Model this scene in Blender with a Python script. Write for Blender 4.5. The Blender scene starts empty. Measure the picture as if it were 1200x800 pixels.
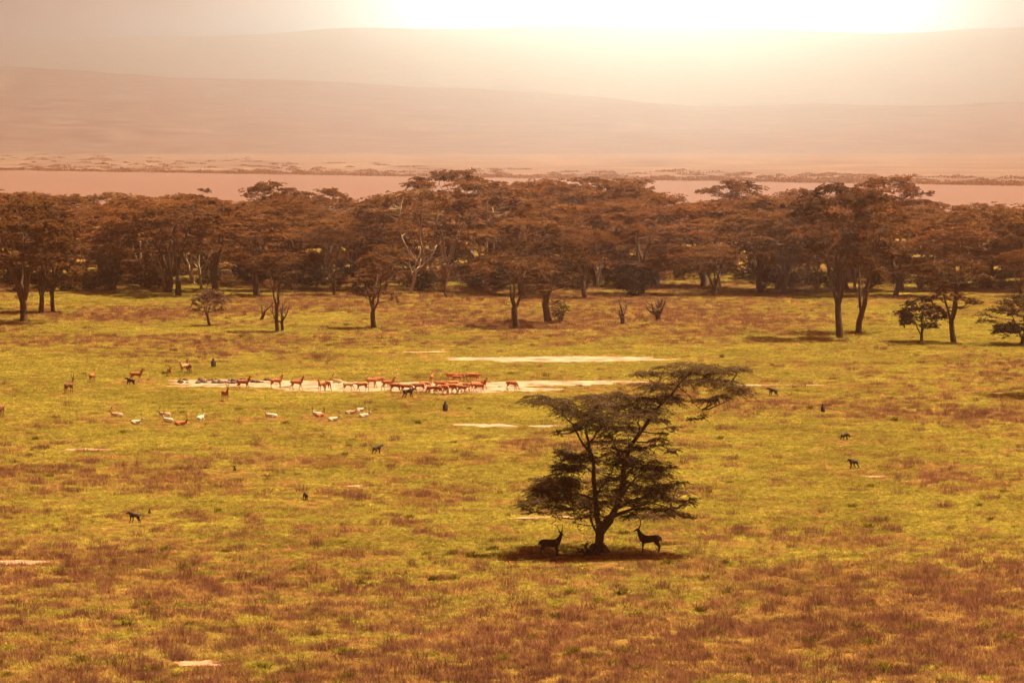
import bpy, bmesh, math, random
import numpy as np
from mathutils import Vector

# ------------------------------------------------------------------ camera, sky, sun, exposure
R = math.radians
scene = bpy.context.scene
FPX, HC, HORIZON = 4000.0, 23.0, 165.0           # focal length in px of a 1200 px wide frame, eye height, horizon row
PITCH = math.atan((400 - HORIZON) / FPX)
cam_d = bpy.data.cameras.new('camera')
cam_d.sensor_width = 36.0
cam_d.lens = 36.0 * FPX / 1200.0
cam_d.clip_start = 1.0
cam_d.clip_end = 40000.0
cam = bpy.data.objects.new('camera', cam_d)
scene.collection.objects.link(cam)
cam.location = (0, 0, HC)
cam.rotation_euler = (math.pi / 2 - PITCH, 0, 0)
scene.camera = cam

SHX, SHY = -0.38, -0.2                            # where a shadow falls, per metre of height
to_sun = Vector((-SHX, -SHY, 1.0)).normalized()
SUN_EL = math.asin(to_sun.z)
SUN_AZ = math.atan2(to_sun.x, to_sun.y)            # clockwise from +Y

world = bpy.data.worlds.new('World')
scene.world = world
world.use_nodes = True
wn, wl = world.node_tree.nodes, world.node_tree.links
wn.clear()
w_out = wn.new('ShaderNodeOutputWorld')
w_bg = wn.new('ShaderNodeBackground')
w_bg.inputs['Strength'].default_value = 0.05
sky = wn.new('ShaderNodeTexSky')
sky.sky_type = 'NISHITA'
sky.sun_disc = False
sky.sun_elevation = SUN_EL
sky.sun_rotation = SUN_AZ
sky.air_density = 0.7
sky.dust_density = 9.0
sky.ozone_density = 0.0
w_tint = wn.new('ShaderNodeMix'); w_tint.data_type = 'RGBA'; w_tint.blend_type = 'MULTIPLY'
w_tint.inputs[0].default_value = 1.0
w_tint.inputs[7].default_value = (0.66, 0.150, 0.115, 1)      # dust in the air turns the sky warm
wl.new(sky.outputs[0], w_tint.inputs[6])
tc = wn.new('ShaderNodeTexCoord')
GLOW_DIR = Vector(((775 - 600) / FPX, 1.0, (HORIZON + 105) / FPX)).normalized()
def lobe(sig_deg, col, amp):
    d = wn.new('ShaderNodeVectorMath'); d.operation = 'DOT_PRODUCT'
    d.inputs[1].default_value = GLOW_DIR
    wl.new(tc.outputs['Generated'], d.inputs[0])
    a = wn.new('ShaderNodeMath'); a.operation = 'SUBTRACT'; a.inputs[1].default_value = 1.0
    wl.new(d.outputs['Value'], a.inputs[0])
    m = wn.new('ShaderNodeMath'); m.operation = 'MULTIPLY'; m.inputs[1].default_value = 2.0 / R(sig_deg) ** 2
    wl.new(a.outputs[0], m.inputs[0])
    e = wn.new('ShaderNodeMath'); e.operation = 'EXPONENT'
    wl.new(m.outputs[0], e.inputs[0])
    s = wn.new('ShaderNodeVectorMath'); s.operation = 'SCALE'
    s.inputs[0].default_value = [c * amp for c in col]
    wl.new(e.outputs[0], s.inputs['Scale'])
    return s
def vadd(a, b):
    n = wn.new('ShaderNodeVectorMath'); n.operation = 'ADD'
    wl.new(a, n.inputs[0]); wl.new(b, n.inputs[1])
    return n.outputs[0]
g1 = lobe(3.1, (1.0, 0.76, 0.60), 165.0)
g2 = lobe(11.0, (1.0, 0.54, 0.44), 5.5)
tot = vadd(vadd(w_tint.outputs[2], g1.outputs[0]), g2.outputs[0])
wl.new(tot, w_bg.inputs['Color'])
wl.new(w_bg.outputs[0], w_out.inputs['Surface'])

sun_d = bpy.data.lights.new('sun', 'SUN')
sun_d.energy = 5.0
sun_d.angle = R(0.55)
sun_d.color = (1.0, 0.78, 0.49)
sun_o = bpy.data.objects.new('sun', sun_d)
scene.collection.objects.link(sun_o)
sun_o.rotation_euler = to_sun.to_track_quat('Z', 'Y').to_euler()
sun_o.location = (60, 0, 300)

scene.view_settings.view_transform = 'Standard'
scene.view_settings.look = 'None'
scene.view_settings.gamma = 1.0
scene.view_settings.exposure = 1.52
scene.render.engine = 'CYCLES'
scene.cycles.max_bounces = 6
scene.cycles.diffuse_bounces = 2
scene.cycles.glossy_bounces = 2
scene.cycles.transmission_bounces = 3
scene.cycles.volume_bounces = 1
scene.cycles.use_denoising = True

# ------------------------------------------------------------------ helpers
COL = scene.collection
def px(x, y, z=0.0):
    """point of the level z seen at pixel x, y of the 1200 x 800 photograph"""
    u, v = (x - 600) / FPX, (400 - y) / FPX
    dy = math.cos(PITCH) + v * math.sin(PITCH)
    dz = -math.sin(PITCH) + v * math.cos(PITCH)
    t = (z - HC) / dz
    return Vector((u * t, dy * t, z))
def to_px(P):
    P = np.asarray(P, float)
    c, s = math.cos(PITCH), math.sin(PITCH)
    zz = P[..., 2] - HC
    depth = P[..., 1] * c - zz * s
    up = P[..., 1] * s + zz * c
    return 600 + FPX * P[..., 0] / depth, 400 - FPX * up / depth
def ppm(y):                                         # photograph pixels for a metre on the ground at row y
    return (y - HORIZON) / HC

def mesh_np(name, V, F4=None, F3=None, smooth=False):
    me = bpy.data.meshes.new(name)
    V = np.asarray(V, np.float32)
    me.vertices.add(len(V)); me.vertices.foreach_set('co', V.ravel())
    parts, starts, n = [], [], 0
    for F, k in ((F4, 4), (F3, 3)):
        if F is not None and len(F):
            F = np.asarray(F, np.int32)
            parts.append(F.ravel()); starts.append(n + np.arange(len(F), dtype=np.int32) * k); n += F.size
    idx = np.concatenate(parts); st = np.concatenate(starts).astype(np.int32)
    me.loops.add(len(idx)); me.loops.foreach_set('vertex_index', idx)
    me.polygons.add(len(st)); me.polygons.foreach_set('loop_start', st)
    if smooth:
        me.polygons.foreach_set('use_smooth', np.ones(len(st), bool))
    me.update(calc_edges=True)
    me.validate()
    return me

def link(name, me, mat=None, parent=None, kind=None):
    o = bpy.data.objects.new(name, me)
    COL.objects.link(o)
    if mat is not None and me is not None and not me.materials:
        me.materials.append(mat)
    if mat is not None and me is not None and me.materials[0] != mat:      # a shared mesh in another colour
        o.material_slots[0].link = 'OBJECT'; o.material_slots[0].material = mat
    if parent is not None:
        o.parent = parent
    if kind:
        o['kind'] = kind
    return o
def thing(name, label, cat, loc=(0, 0, 0), rz=0.0, group=None, scale=1.0):
    o = bpy.data.objects.new(name, None)
    o.empty_display_size = 0.3
    COL.objects.link(o)
    o.location = loc; o.rotation_euler = (0, 0, rz)
    o.scale = scale if hasattr(scale, '__len__') else (scale,) * 3
    o['label'] = label; o['category'] = cat
    if group: o['group'] = group
    return o

class Geo:
    """verts and quads of tubes and leaves"""
    def __init__(s): s.V, s.F, s.n = [], [], 0
    def add(s, V, F):
        s.V.append(np.asarray(V, float)); s.F.append(np.asarray(F, int) + s.n); s.n += len(V)
    def tube(s, P, r, k=6):
        P = np.asarray(P, float); n = len(P)
        r = np.broadcast_to(np.asarray(r, float), (n,))
        T = np.gradient(P, axis=0); T /= np.linalg.norm(T, axis=1)[:, None] + 1e-9
        ref = np.where(np.abs(T[:, 2:3]) > 0.9, np.array([[1.0, 0, 0]]), np.array([[0, 0, 1.0]]))
        ref[:] = ref[0] if abs(T[:, 2].mean()) > 0.5 else ref
        if abs(T[:, 2].mean()) > 0.5: ref[:] = (1.0, 0, 0)
        else: ref[:] = (0, 0, 1.0)
        A = np.cross(T, ref); A /= np.linalg.norm(A, axis=1)[:, None] + 1e-9
        B = np.cross(T, A)
        th = np.arange(k) * 2 * math.pi / k
        V = P[:, None] + r[:, None, None] * (np.cos(th)[None, :, None] * A[:, None] + np.sin(th)[None, :, None] * B[:, None])
        i = np.arange(n - 1)[:, None] * k; j = np.arange(k)[None]; j2 = (j + 1) % k
        F = np.stack([i + j, i + j2, i + k + j2, i + k + j], -1).reshape(-1, 4)
        s.add(V.reshape(-1, 3), F)
        if k == 4 or k == 6:                               # close the ends
            for base in (0, (n - 1) * k):
                ids = np.arange(k) + base
                s.F.append(np.array([ids[:4]]) + s.n - n * k)
                if k == 6: s.F.append(np.array([[ids[3], ids[4], ids[5], ids[0]]]) + s.n - n * k)
    def leaves(s, C, D, L, W, rng, tilt=0.45):
        C = np.asarray(C); n = len(C)
        D = D / (np.linalg.norm(D, axis=1)[:, None] + 1e-9)
        N = rng.normal(0, tilt, (n, 3)); N[:, 2] += 1
        S = np.cross(D, N); S /= np.linalg.norm(S, axis=1)[:, None] + 1e-9
        L = np.broadcast_to(L, (n,))[:, None]; W = np.broadcast_to(W, (n,))[:, None]
        V = np.stack([C - D * L * .5, C + S * W * .5 + D * L * .1, C + D * L * .5, C - S * W * .5 + D * L * .1], 1)
        s.add(V.reshape(-1, 3), np.arange(n * 4).reshape(n, 4))
    def mesh(s, name, smooth=False):
        return mesh_np(name, np.concatenate(s.V), np.concatenate(s.F), smooth=smooth)

# ------------------------------------------------------------------ materials
MATS = {}
def nt(name):
    m = bpy.data.materials.new(name); m.use_nodes = True
    t = m.node_tree; t.nodes.clear()
    MATS[name] = m
    return m, t.nodes, t.links
def noise(N, Lk, vec, scale, detail=4, rough=.55):
    n = N.new('ShaderNodeTexNoise'); n.inputs['Scale'].default_value = scale
    n.inputs['Detail'].default_value = detail; n.inputs['Roughness'].default_value = rough
    Lk.new(vec, n.inputs['Vector']); return n.outputs['Fac']
def ramp(N, Lk, fac, stops):
    r = N.new('ShaderNodeValToRGB'); e = r.color_ramp.elements
    while len(e) < len(stops): e.new(0.5)
    for el, (p, c) in zip(e, stops): el.position = p; el.color = (*c, 1)
    Lk.new(fac, r.inputs[0]); return r.outputs[0]
def mixc(N, Lk, fac, a, b, mode='MIX'):
    m = N.new('ShaderNodeMix'); m.data_type = 'RGBA'; m.blend_type = mode
    for s, v in ((0, fac), (6, a), (7, b)):
        if isinstance(v, (int, float)): m.inputs[s].default_value = v
        elif isinstance(v, tuple): m.inputs[s].default_value = (*v, 1)
        else: Lk.new(v, m.inputs[s])
    return m.outputs[2]
def mapping(N, Lk, vec, sc):
    m = N.new('ShaderNodeMapping'); m.inputs['Scale'].default_value = sc
    Lk.new(vec, m.inputs['Vector']); return m.outputs[0]

def leafy(name, c_dark, c_light, pos_scale=0.6, transl=0.35, hue_b=None, fine=0.0):
    """thin leaf or blade: diffuse plus light coming through; colour varies from place to place and plant to plant"""
    m, N, Lk = nt(name)
    out = N.new('ShaderNodeOutputMaterial')
    geo = N.new('ShaderNodeNewGeometry'); oi = N.new('ShaderNodeObjectInfo')
    f = noise(N, Lk, geo.outputs['Position'], pos_scale, 3)
    col = ramp(N, Lk, f, [(0.3, c_dark), (0.7, c_light)])
    if hue_b: col = mixc(N, Lk, oi.outputs['Random'], col, hue_b)
    else:
        hv = N.new('ShaderNodeHueSaturation'); Lk.new(col, hv.inputs['Color'])
        mr = N.new('ShaderNodeMapRange'); mr.inputs['To Min'].default_value = 0.75; mr.inputs['To Max'].default_value = 1.25
        Lk.new(oi.outputs['Random'], mr.inputs['Value']); Lk.new(mr.outputs[0], hv.inputs['Value'])
        col = hv.outputs[0]
    if fine:
        ff = noise(N, Lk, geo.outputs['Position'], fine, 2, .6)
        col = mixc(N, Lk, 1.0, col, ramp(N, Lk, ff, [(.32, (.45, .42, .42)), (.68, (1.3, 1.3, 1.25))]), 'MULTIPLY')
    d = N.new('ShaderNodeBsdfDiffuse'); t = N.new('ShaderNodeBsdfTranslucent')
    Lk.new(col, d.inputs[0]); Lk.new(col, t.inputs[0])
    mx = N.new('ShaderNodeMixShader'); mx.inputs[0].default_value = transl
    Lk.new(d.outputs[0], mx.inputs[1]); Lk.new(t.outputs[0], mx.inputs[2])
    Lk.new(mx.outputs[0], out.inputs[0])
    return m

def solid(name, stops, scale=3.0, rough=.85, bump=0.0, vec='Object', stretch=(1, 1, 1)):
    m, N, Lk = nt(name)
    out = N.new('ShaderNodeOutputMaterial'); b = N.new('ShaderNodeBsdfPrincipled')
    b.inputs['Roughness'].default_value = rough
    b.inputs['Specular IOR Level'].default_value = 0.25
    t = N.new('ShaderNodeTexCoord')
    v = mapping(N, Lk, t.outputs[vec], stretch)
    f = noise(N, Lk, v, scale, 6)
    Lk.new(ramp(N, Lk, f, stops), b.inputs['Base Color'])
    if bump:
        bp = N.new('ShaderNodeBump'); bp.inputs['Strength'].default_value = bump
        Lk.new(f, bp.inputs['Height']); Lk.new(bp.outputs[0], b.inputs['Normal'])
    Lk.new(b.outputs[0], out.inputs[0])
    return m

bark = solid('bark', [(.3, (.05, .03, .02)), (.7, (.15, .09, .052))], 5, bump=.6, stretch=(4, 4, .8))
bark_pale = solid('bark_pale', [(.3, (.30, .21, .12)), (.7, (.52, .40, .25))], 3, bump=.4, stretch=(3, 3, .8))
leaf_hero = leafy('leaf_hero', (.055, .038, .014), (.14, .088, .030), .5, .35)
leaf_wood = leafy('leaf_wood', (.13, .057, .022), (.29, .115, .038), .12, .42, hue_b=(.19, .088, .028))
leaf_edge = leafy('leaf_edge', (.090, .043, .017), (.20, .092, .031), .25, .35)
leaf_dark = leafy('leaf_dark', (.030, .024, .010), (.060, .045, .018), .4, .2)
leaf_pink = leafy('leaf_pink', (.13, .070, .042), (.20, .105, .060), .4, .3)

# ------------------------------------------------------------------ ground
def value_noise(P, scale, seed, octaves=3):
    P = np.asarray(P, float)[:, :2] / scale
    tot = np.zeros(len(P)); amp = 1.0; norm = 0
    for o in range(octaves):
        i = np.floor(P).astype(int); f = P - i; f = f * f * (3 - 2 * f)
        def h(a, b):
            n = (a * 374761393 + b * 668265263 + (seed + o * 17) * 982451653) & 0x7fffffff
            n = ((n ^ (n >> 13)) * 1274126177) & 0x7fffffff
            return ((n ^ (n >> 16)) & 0xffff) / 65535.0
        x, y = i[:, 0], i[:, 1]
        v = (h(x, y) * (1 - f[:, 0]) + h(x + 1, y) * f[:, 0]) * (1 - f[:, 1]) + (h(x, y + 1) * (1 - f[:, 0]) + h(x + 1, y + 1) * f[:, 0]) * f[:, 1]
        tot += v * amp; norm += amp; amp *= .5; P = P * 2.03 + 11.7
    return tot / norm

m, N, Lk = nt('savanna_ground')
out = N.new('ShaderNodeOutputMaterial'); b = N.new('ShaderNodeBsdfDiffuse')
geo = N.new('ShaderNodeNewGeometry')
f1 = noise(N, Lk, geo.outputs['Position'], .045, 5, .6)
c1 = ramp(N, Lk, f1, [(.36, (.15, .075, .030)), (.50, (.17, .11, .030)), (.64, (.15, .115, .026))])
f2 = noise(N, Lk, geo.outputs['Position'], 1.3, 5, .7)
c2 = ramp(N, Lk, f2, [(.3, (.55, .5, .45)), (.7, (1.25, 1.2, 1.15))])
Lk.new(mixc(N, Lk, .8, c1, c2, 'MULTIPLY'), b.inputs[0])
Lk.new(b.outputs[0], out.inputs[0])
GROUND = m
xs = [-7000, -2600, -800, -300, -120, 0, 120, 300, 800, 2600, 7000]
ys = [-300, 0, 120, 300, 600, 1000, 2000, 4000, 8000, 18000]
V = [(x, y, 0) for y in ys for x in xs]
F = [(j * len(xs) + i, j * len(xs) + i + 1, (j + 1) * len(xs) + i + 1, (j + 1) * len(xs) + i) for j in range(len(ys) - 1) for i in range(len(xs) - 1)]
link('savanna_ground', mesh_np('savanna_ground', V, F), GROUND, kind='structure')

# lake between the wood and the far shore
m, N, Lk = nt('lake_water')
out = N.new('ShaderNodeOutputMaterial'); b = N.new('ShaderNodeBsdfPrincipled')
b.inputs['Base Color'].default_value = (.15, .085, .066, 1); b.inputs['Roughness'].default_value = .65; b.inputs['Specular IOR Level'].default_value = .06
geo = N.new('ShaderNodeNewGeometry')
f = noise(N, Lk, mapping(N, Lk, geo.outputs['Position'], (.05, .4, 1)), 1.0, 4)
bp = N.new('ShaderNodeBump'); bp.inputs['Strength'].default_value = .12; bp.inputs['Distance'].default_value = .3
Lk.new(f, bp.inputs['Height']); Lk.new(bp.outputs[0], b.inputs['Normal']); Lk.new(b.outputs[0], out.inputs[0])
rng = np.random.default_rng(4)
shore = [px(-520, 196.5), px(-200, 198)] + [px(x, 200 + x * .0152 + math.sin(x * .021) * .5 + math.sin(x * .07) * .25) for x in range(0, 1201, 30)] + [px(1500, 222), px(2000, 226)]
near = [px(x, 252 + math.sin(x * .013) * 2) for x in range(2300, -701, -100)]
bm = bmesh.new()
bm.faces.new([bm.verts.new((p.x, p.y, .03)) for p in shore + near])
me = bpy.data.meshes.new('lake'); bm.to_mesh(me); bm.free()
link('lake', me, MATS['lake_water'], kind='structure')

solid('dry_plain', [(.35, (.08, .042, .028)), (.5, (.14, .078, .05)), (.65, (.21, .12, .075))], .01, .95, 0, vec='Object', stretch=(1, .4, 1))
bm = bmesh.new()
bm.faces.new([bm.verts.new((p.x, p.y, .015)) for p in shore] + [bm.verts.new(q) for q in ((6900, 1700, .015), (6900, 17500, .015), (-6900, 17500, .015), (-6900, 3000, .015))])
bmesh.ops.recalc_face_normals(bm, faces=bm.faces); bm.faces.ensure_lookup_table()
if bm.faces[0].normal.z < 0: bm.faces[0].normal_flip()
me = bpy.data.meshes.new('far_plain'); bm.to_mesh(me); bm.free()
link('far_plain', me, MATS['dry_plain'], kind='structure')

# bare pale pans and mud flats: px centre, half sizes in px
PANS = [('mud_flat', 470, 453.5, 150, 7.5, 1), ('mud_flat', 300, 449.5, 112, 4.5, 2), ('mud_flat', 650, 449, 105, 2.8, 3),
        ('salt_pan', 655, 421, 128, 3.3, 4), ('salt_pan', 905, 451.5, 45, 1.0, 5), ('salt_pan', 572, 498.5, 33, 2.2, 6), ('salt_pan', 640, 499.5, 22, 1.0, 16),
        ('bare_patch', 100, 527, 27, 1.4, 7), ('bare_patch', 22, 659.5, 52, 2.4, 8), ('bare_patch', 232, 778, 27, 3.4, 9),
        ('bare_patch', 1022, 559, 14, 1.2, 10), ('bare_patch', 418, 570, 16, 1.0, 12),
        ('bare_patch', 640, 607, 28, 1.8, 14), ('bare_patch', 500, 413, 22, .8, 15)]
def pan_r(th, seed):
    r = np.ones_like(th)
    g = np.random.default_rng(seed * 31 + 5)
    for k in (2, 3, 4, 5, 7, 9, 13, 19): r = r + g.normal(0, .30 / k ** .75) * np.cos(k * th + g.uniform(0, 6.28))
    return np.clip(r, .35, 1.6)
solid('pale_mud', [(.36, (.13, .078, .042)), (.48, (.30, .21, .13)), (.66, (.40, .30, .20))], .5, .8, .15, vec='Object')
solid('bare_soil', [(.3, (.24, .12, .065)), (.7, (.44, .27, .16))], .9, .9, .2)
for i, (nm, cx, cy, hw, hh, sd) in enumerate(PANS):
    th = np.linspace(0, 2 * math.pi, 120, endpoint=False)
    r = pan_r(th, sd)
    bm = bmesh.new()
    vs = []
    for t, q in zip(th, r):
        p = px(cx + hw * q * math.cos(t), cy + hh * q * math.sin(t)); vs.append(bm.verts.new((p.x, p.y, .008 + .004 * i)))
    f = bm.faces.new(vs); f.normal_update()
    if f.normal.z < 0: f.normal_flip()
    me = bpy.data.meshes.new(nm); bm.to_mesh(me); bm.free()
    link(nm, me, MATS['bare_soil' if nm == 'bare_patch' else 'pale_mud'], kind='structure')
def in_pan(P, grow=1.0):
    X, Y = to_px(np.c_[P[:, 0], P[:, 1], np.zeros(len(P))])
    res = np.zeros(len(P), bool)
    for nm, cx, cy, hw, hh, sd in PANS:
        a, c = (X - cx) / hw, (Y - cy) / hh
        res |= np.hypot(a, c) < pan_r(np.arctan2(c, a), sd) * grow
    return res

# ------------------------------------------------------------------ mountains
def ridge(name, crest_d, foot_d, crest, seed, mat):
    """crest: list of (px x, px y) of the skyline at distance crest_d"""
    g = np.random.default_rng(seed)
    cxs = np.array([c[0] for c in crest], float); cys = np.array([c[1] for c in crest], float)
    xs = np.linspace(-900, 2100, 260); nj = 60
    wob = [(g.uniform(.004, .03), g.uniform(0, 6.28), g.normal(0, 1)) for _ in range(18)]
    V = []
    for j in range(nj + 14):
        t = j / (nj - 1)
        for x in xs:
            y = np.interp(x, cxs, cys)
            y += sum(a * math.sin(x * w + p) / (1 + w * 90) for w, p, a in wob)
            d = foot_d + (crest_d - foot_d) * t
            z = (HORIZON - y) / FPX * crest_d + HC
            if t <= 1: prof = t ** 1.25
            else: prof = max(0, 1 - (t - 1) * 4.5) ** 1.3
            X = (x - 600) / FPX * crest_d
            V.append((X, d, max(z * prof, -.5) - (0.6 if j == 0 else 0)))
    V = np.array(V)
    n = value_noise(V, 420, seed, 5) - .5; n2 = value_noise(V * [1.0, .35, 1], 130, seed + 3, 4) - .5
    tt = np.repeat(np.arange(nj + 14) / (nj - 1), len(xs))
    V[:, 2] += (n * 60 + n2 * 22) * np.clip(np.sin(np.clip(tt, 0, 1) * math.pi), 0, 1) * (crest_d / 6500) * .35
    V[:, 2] += (n2 * 6) * (tt > .5)
    k = len(xs)
    F = np.array([(j * k + i, j * k + i + 1, (j + 1) * k + i + 1, (j + 1) * k + i) for j in range(nj + 13) for i in range(k - 1)])
    return link(name, mesh_np(name, V, F, smooth=True), mat, kind='structure')
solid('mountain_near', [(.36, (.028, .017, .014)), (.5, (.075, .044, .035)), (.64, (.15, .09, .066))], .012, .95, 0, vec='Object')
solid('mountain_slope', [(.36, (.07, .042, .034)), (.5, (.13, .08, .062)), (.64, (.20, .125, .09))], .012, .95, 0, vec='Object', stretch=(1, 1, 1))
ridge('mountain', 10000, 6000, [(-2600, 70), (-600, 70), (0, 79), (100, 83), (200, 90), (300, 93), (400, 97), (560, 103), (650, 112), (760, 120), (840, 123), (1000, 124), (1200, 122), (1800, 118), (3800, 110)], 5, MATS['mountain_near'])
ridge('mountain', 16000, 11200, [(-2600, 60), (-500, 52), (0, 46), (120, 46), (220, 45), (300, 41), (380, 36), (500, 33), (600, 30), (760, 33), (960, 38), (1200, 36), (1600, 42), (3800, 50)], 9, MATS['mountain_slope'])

# ------------------------------------------------------------------ trees
def curve(p0, p1, n, rng, bow=0.12, sag=0.0):
    p0, p1 = np.asarray(p0, float), np.asarray(p1, float)
    t = np.linspace(0, 1, n)[:, None]
    L = np.linalg.norm(p1 - p0)
    off = rng.normal(0, bow * L, 3) * [1, 1, .4]
    P = p0 + (p1 - p0) * t + off * (t * (1 - t) * 2) + np.array([0, 0, sag * L]) * (t * (1 - t) * 4)
    P[1:-1] += rng.normal(0, .012 * L, (n - 2, 3))
    return P

def pad_foliage(wood, leaf, c, rx, ry, rz, rng, n_twig, per_twig, L, W, droop=.12, twig_r=.012, twig_draw=1.0):
    """a flat spray of leafy twigs radiating from a point c"""
    c = np.asarray(c, float)
    th = rng.uniform(0, 2 * math.pi, n_twig)
    o = c + np.c_[np.cos(th) * rx, np.sin(th) * ry, np.zeros(n_twig)] * rng.uniform(0, .45, (n_twig, 1)) + np.c_[np.zeros((n_twig, 2)), rng.normal(0, rz * .55, n_twig)]
    th2 = th + rng.normal(0, .45, n_twig)
    ln = rng.uniform(.45, 1.0, n_twig)
    D = np.c_[np.cos(th2) * rx * ln, np.sin(th2) * ry * ln, rng.normal(.15, .5, n_twig) * rz]
    t = rng.uniform(.12, 1.0, (n_twig, per_twig)) ** .8
    P = o[:, None] + D[:, None] * t[..., None]
    P[..., 2] -= droop * rx * t ** 2
    spread = (rx * .10) * (1.15 - t)
    P += rng.normal(0, 1, P.shape) * spread[..., None] * [1, 1, .45]
    dirs = np.repeat(D[:, None], per_twig, 1) + rng.normal(0, .7, P.shape) * np.linalg.norm(D, axis=1)[:, None, None] * [1, 1, .35]
    n = n_twig * per_twig
    leaf.leaves(P.reshape(-1, 3), dirs.reshape(-1, 3), L * rng.uniform(.6, 1.3, n), W * rng.uniform(.6, 1.3, n), rng)
    for i in range(n_twig):
        if rng.random() < twig_draw:
            tt = np.linspace(0, 1, 4)[:, None]
            Q = o[i] + D[i] * tt; Q[:, 2] -= droop * rx * tt[:, 0] ** 2
            wood.tube(np.r_[c[None] * .6 + o[i][None] * .4, Q], [twig_r * 1.6, twig_r * 1.3, twig_r, twig_r * .7, twig_r * .35], 3)

def acacia(seed, H, Rc, fork=.22, stems=3, pads=34, low=.15, trunk_r=.3, n_twig=16, per=24, L=.42, W=.2, lean=0.0, flat=.2, base=.45, thick=.32):
    rng = np.random.default_rng(seed)
    wood, leaf = Geo(), Geo()
    fz = H * fork
    fk = np.array([lean * fz + rng.normal(0, .2), rng.normal(0, .2), fz])
    nodes = []
    stem_dirs = np.arange(stems) * 2 * math.pi / stems + rng.uniform(0, 6.28)
    trunk_r *= 1.3
    wood.tube([(0, 0, -.3), (0.02, 0, .25), fk * .5 + rng.normal(0, .06, 3), fk, fk + [0, 0, .35]],
              [trunk_r * 1.5, trunk_r * 1.15, trunk_r, trunk_r * .95, trunk_r * .5], 8)
    for a in stem_dirs:
        rr = Rc * rng.uniform(.22, .5)
        e = np.array([math.cos(a) * rr + lean * H * .8, math.sin(a) * rr, H * rng.uniform(.68, .88)])
        P = curve(fk - [0, 0, .25], e, 8, rng, .10)
        r = trunk_r * rng.uniform(.5, .75)
        wood.tube(P, np.linspace(r, r * .22, 8), 6)
        for q, rq in zip(P[2:], np.linspace(r, r * .22, 8)[2:]): nodes.append((q, rq))
    nodes_p = np.array([q for q, _ in nodes]); nodes_r = [rq for _, rq in nodes]
    for k in range(pads):
        u = rng.random()
        a = rng.uniform(0, 2 * math.pi)
        if u < 1 - low - .3:
            r = Rc * math.sqrt(rng.uniform(.0, 1)); z = H * (1 - flat * (r / Rc) ** 2) - rng.uniform(0, .06) * H
        elif u < 1 - low:
            r = Rc * rng.uniform(.35, 1.0); z = H * rng.uniform(base + .15, .84)
        else:
            r = Rc * rng.uniform(.3, .9); z = H * rng.uniform(base, base + .16)
        c = np.array([math.cos(a) * r + lean * z, math.sin(a) * r, z])
        d = np.linalg.norm(nodes_p - c, axis=1) + np.where(nodes_p[:, 2] > z - .1, 4, 0)
        i = int(np.argmin(d))
        P = curve(nodes_p[i], c, 6, rng, .12, -.05)
        wood.tube(P, np.linspace(min(nodes_r[i] * .7, .10), .022, 6), 4)
        rx = Rc * rng.uniform(.22, .40)
        pad_foliage(wood, leaf, c, rx, rx * rng.uniform(.8, 1.1), thick * rng.uniform(.6, 1.2), rng, n_twig, per, L, W, twig_r=.02, twig_draw=.3)
    return wood.mesh('trunk', True), leaf.mesh('crown')

def dead(seed, H, spread=.5, forks=3, r0=.16, lean=0.0, depth=2):
    """bare tree: list of meshes, trunk first and then every limb"""
    rng = np.random.default_rng(seed)
    t = Geo(); top = np.array([lean * H * .4, 0, H * .42])
    P = curve((0, 0, -.2), top, 6, rng, .06); P[0] = (0, 0, -.2)
    t.tube(P, np.linspace(r0 * 1.35, r0 * .85, 6), 8)
    out = [t.mesh('trunk', True)]
    for k in range(forks):
        g = Geo()
        a = k * 2 * math.pi / forks + rng.uniform(-.5, .5)
        s = P[-1] if k < 2 else P[3]
        e = s + np.array([math.cos(a) * spread * H * rng.uniform(.5, 1) + lean * H * .3, math.sin(a) * spread * H * .5, H * rng.uniform(.35, .58)])
        Q = curve(s, e, 7, rng, .16, -.1)
        g.tube(Q, np.linspace(r0 * .7, r0 * .18, 7), 6)
        for q in range(rng.integers(3, 6)):
            j = rng.integers(2, 6)
            e2 = Q[j] + np.array([rng.normal(0, .18) * H, rng.normal(0, .12) * H, rng.uniform(.02, .25) * H])
            g.tube(curve(Q[j], e2, 5, rng, .18), np.linspace(r0 * .28, r0 * .08, 5), 4)
        out.append(g.mesh('limb', True))
    return out

def bush(seed, H, Rc, n=16, L=.3, W=.15, n_twig=10, per=14, thick=.4, stems=5, zmin=.25):
    rng = np.random.default_rng(seed); wood, leaf = Geo(), Geo()
    for k in range(n):
        a = rng.uniform(0, 6.283); z = H * rng.uniform(zmin, .93)
        prof = math.sqrt(max(.08, 1 - ((z / H - .5) / .56) ** 2))
        r = Rc * math.sqrt(rng.random()) * prof * .85
        c = np.array([math.cos(a) * r, math.sin(a) * r, z])
        wood.tube(curve((rng.normal(0, .06), rng.normal(0, .06), -.1), c, 5, rng, .15), np.linspace(.07, .02, 5), 4)
        rx = Rc * rng.uniform(.3, .48)
        pad_foliage(wood, leaf, c, rx, rx, thick * rng.uniform(.6, 1.2), rng, n_twig, per, L, W, twig_r=.012, twig_draw=.5)
    return wood.mesh('stem', True), leaf.mesh('foliage')

def place_tree(meshes, mats, name, label, cat, x, y, rz=0.0, scale=1.0, group=None, names=('trunk', 'crown'), at=None):
    p = at if at is not None else px(x, y)
    t = thing(name, label, cat, p, rz, group, scale)
    for i, me in enumerate(meshes):
        link(names[min(i, len(names) - 1)], me, mats[min(i, len(mats) - 1)], t)
    return t

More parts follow.
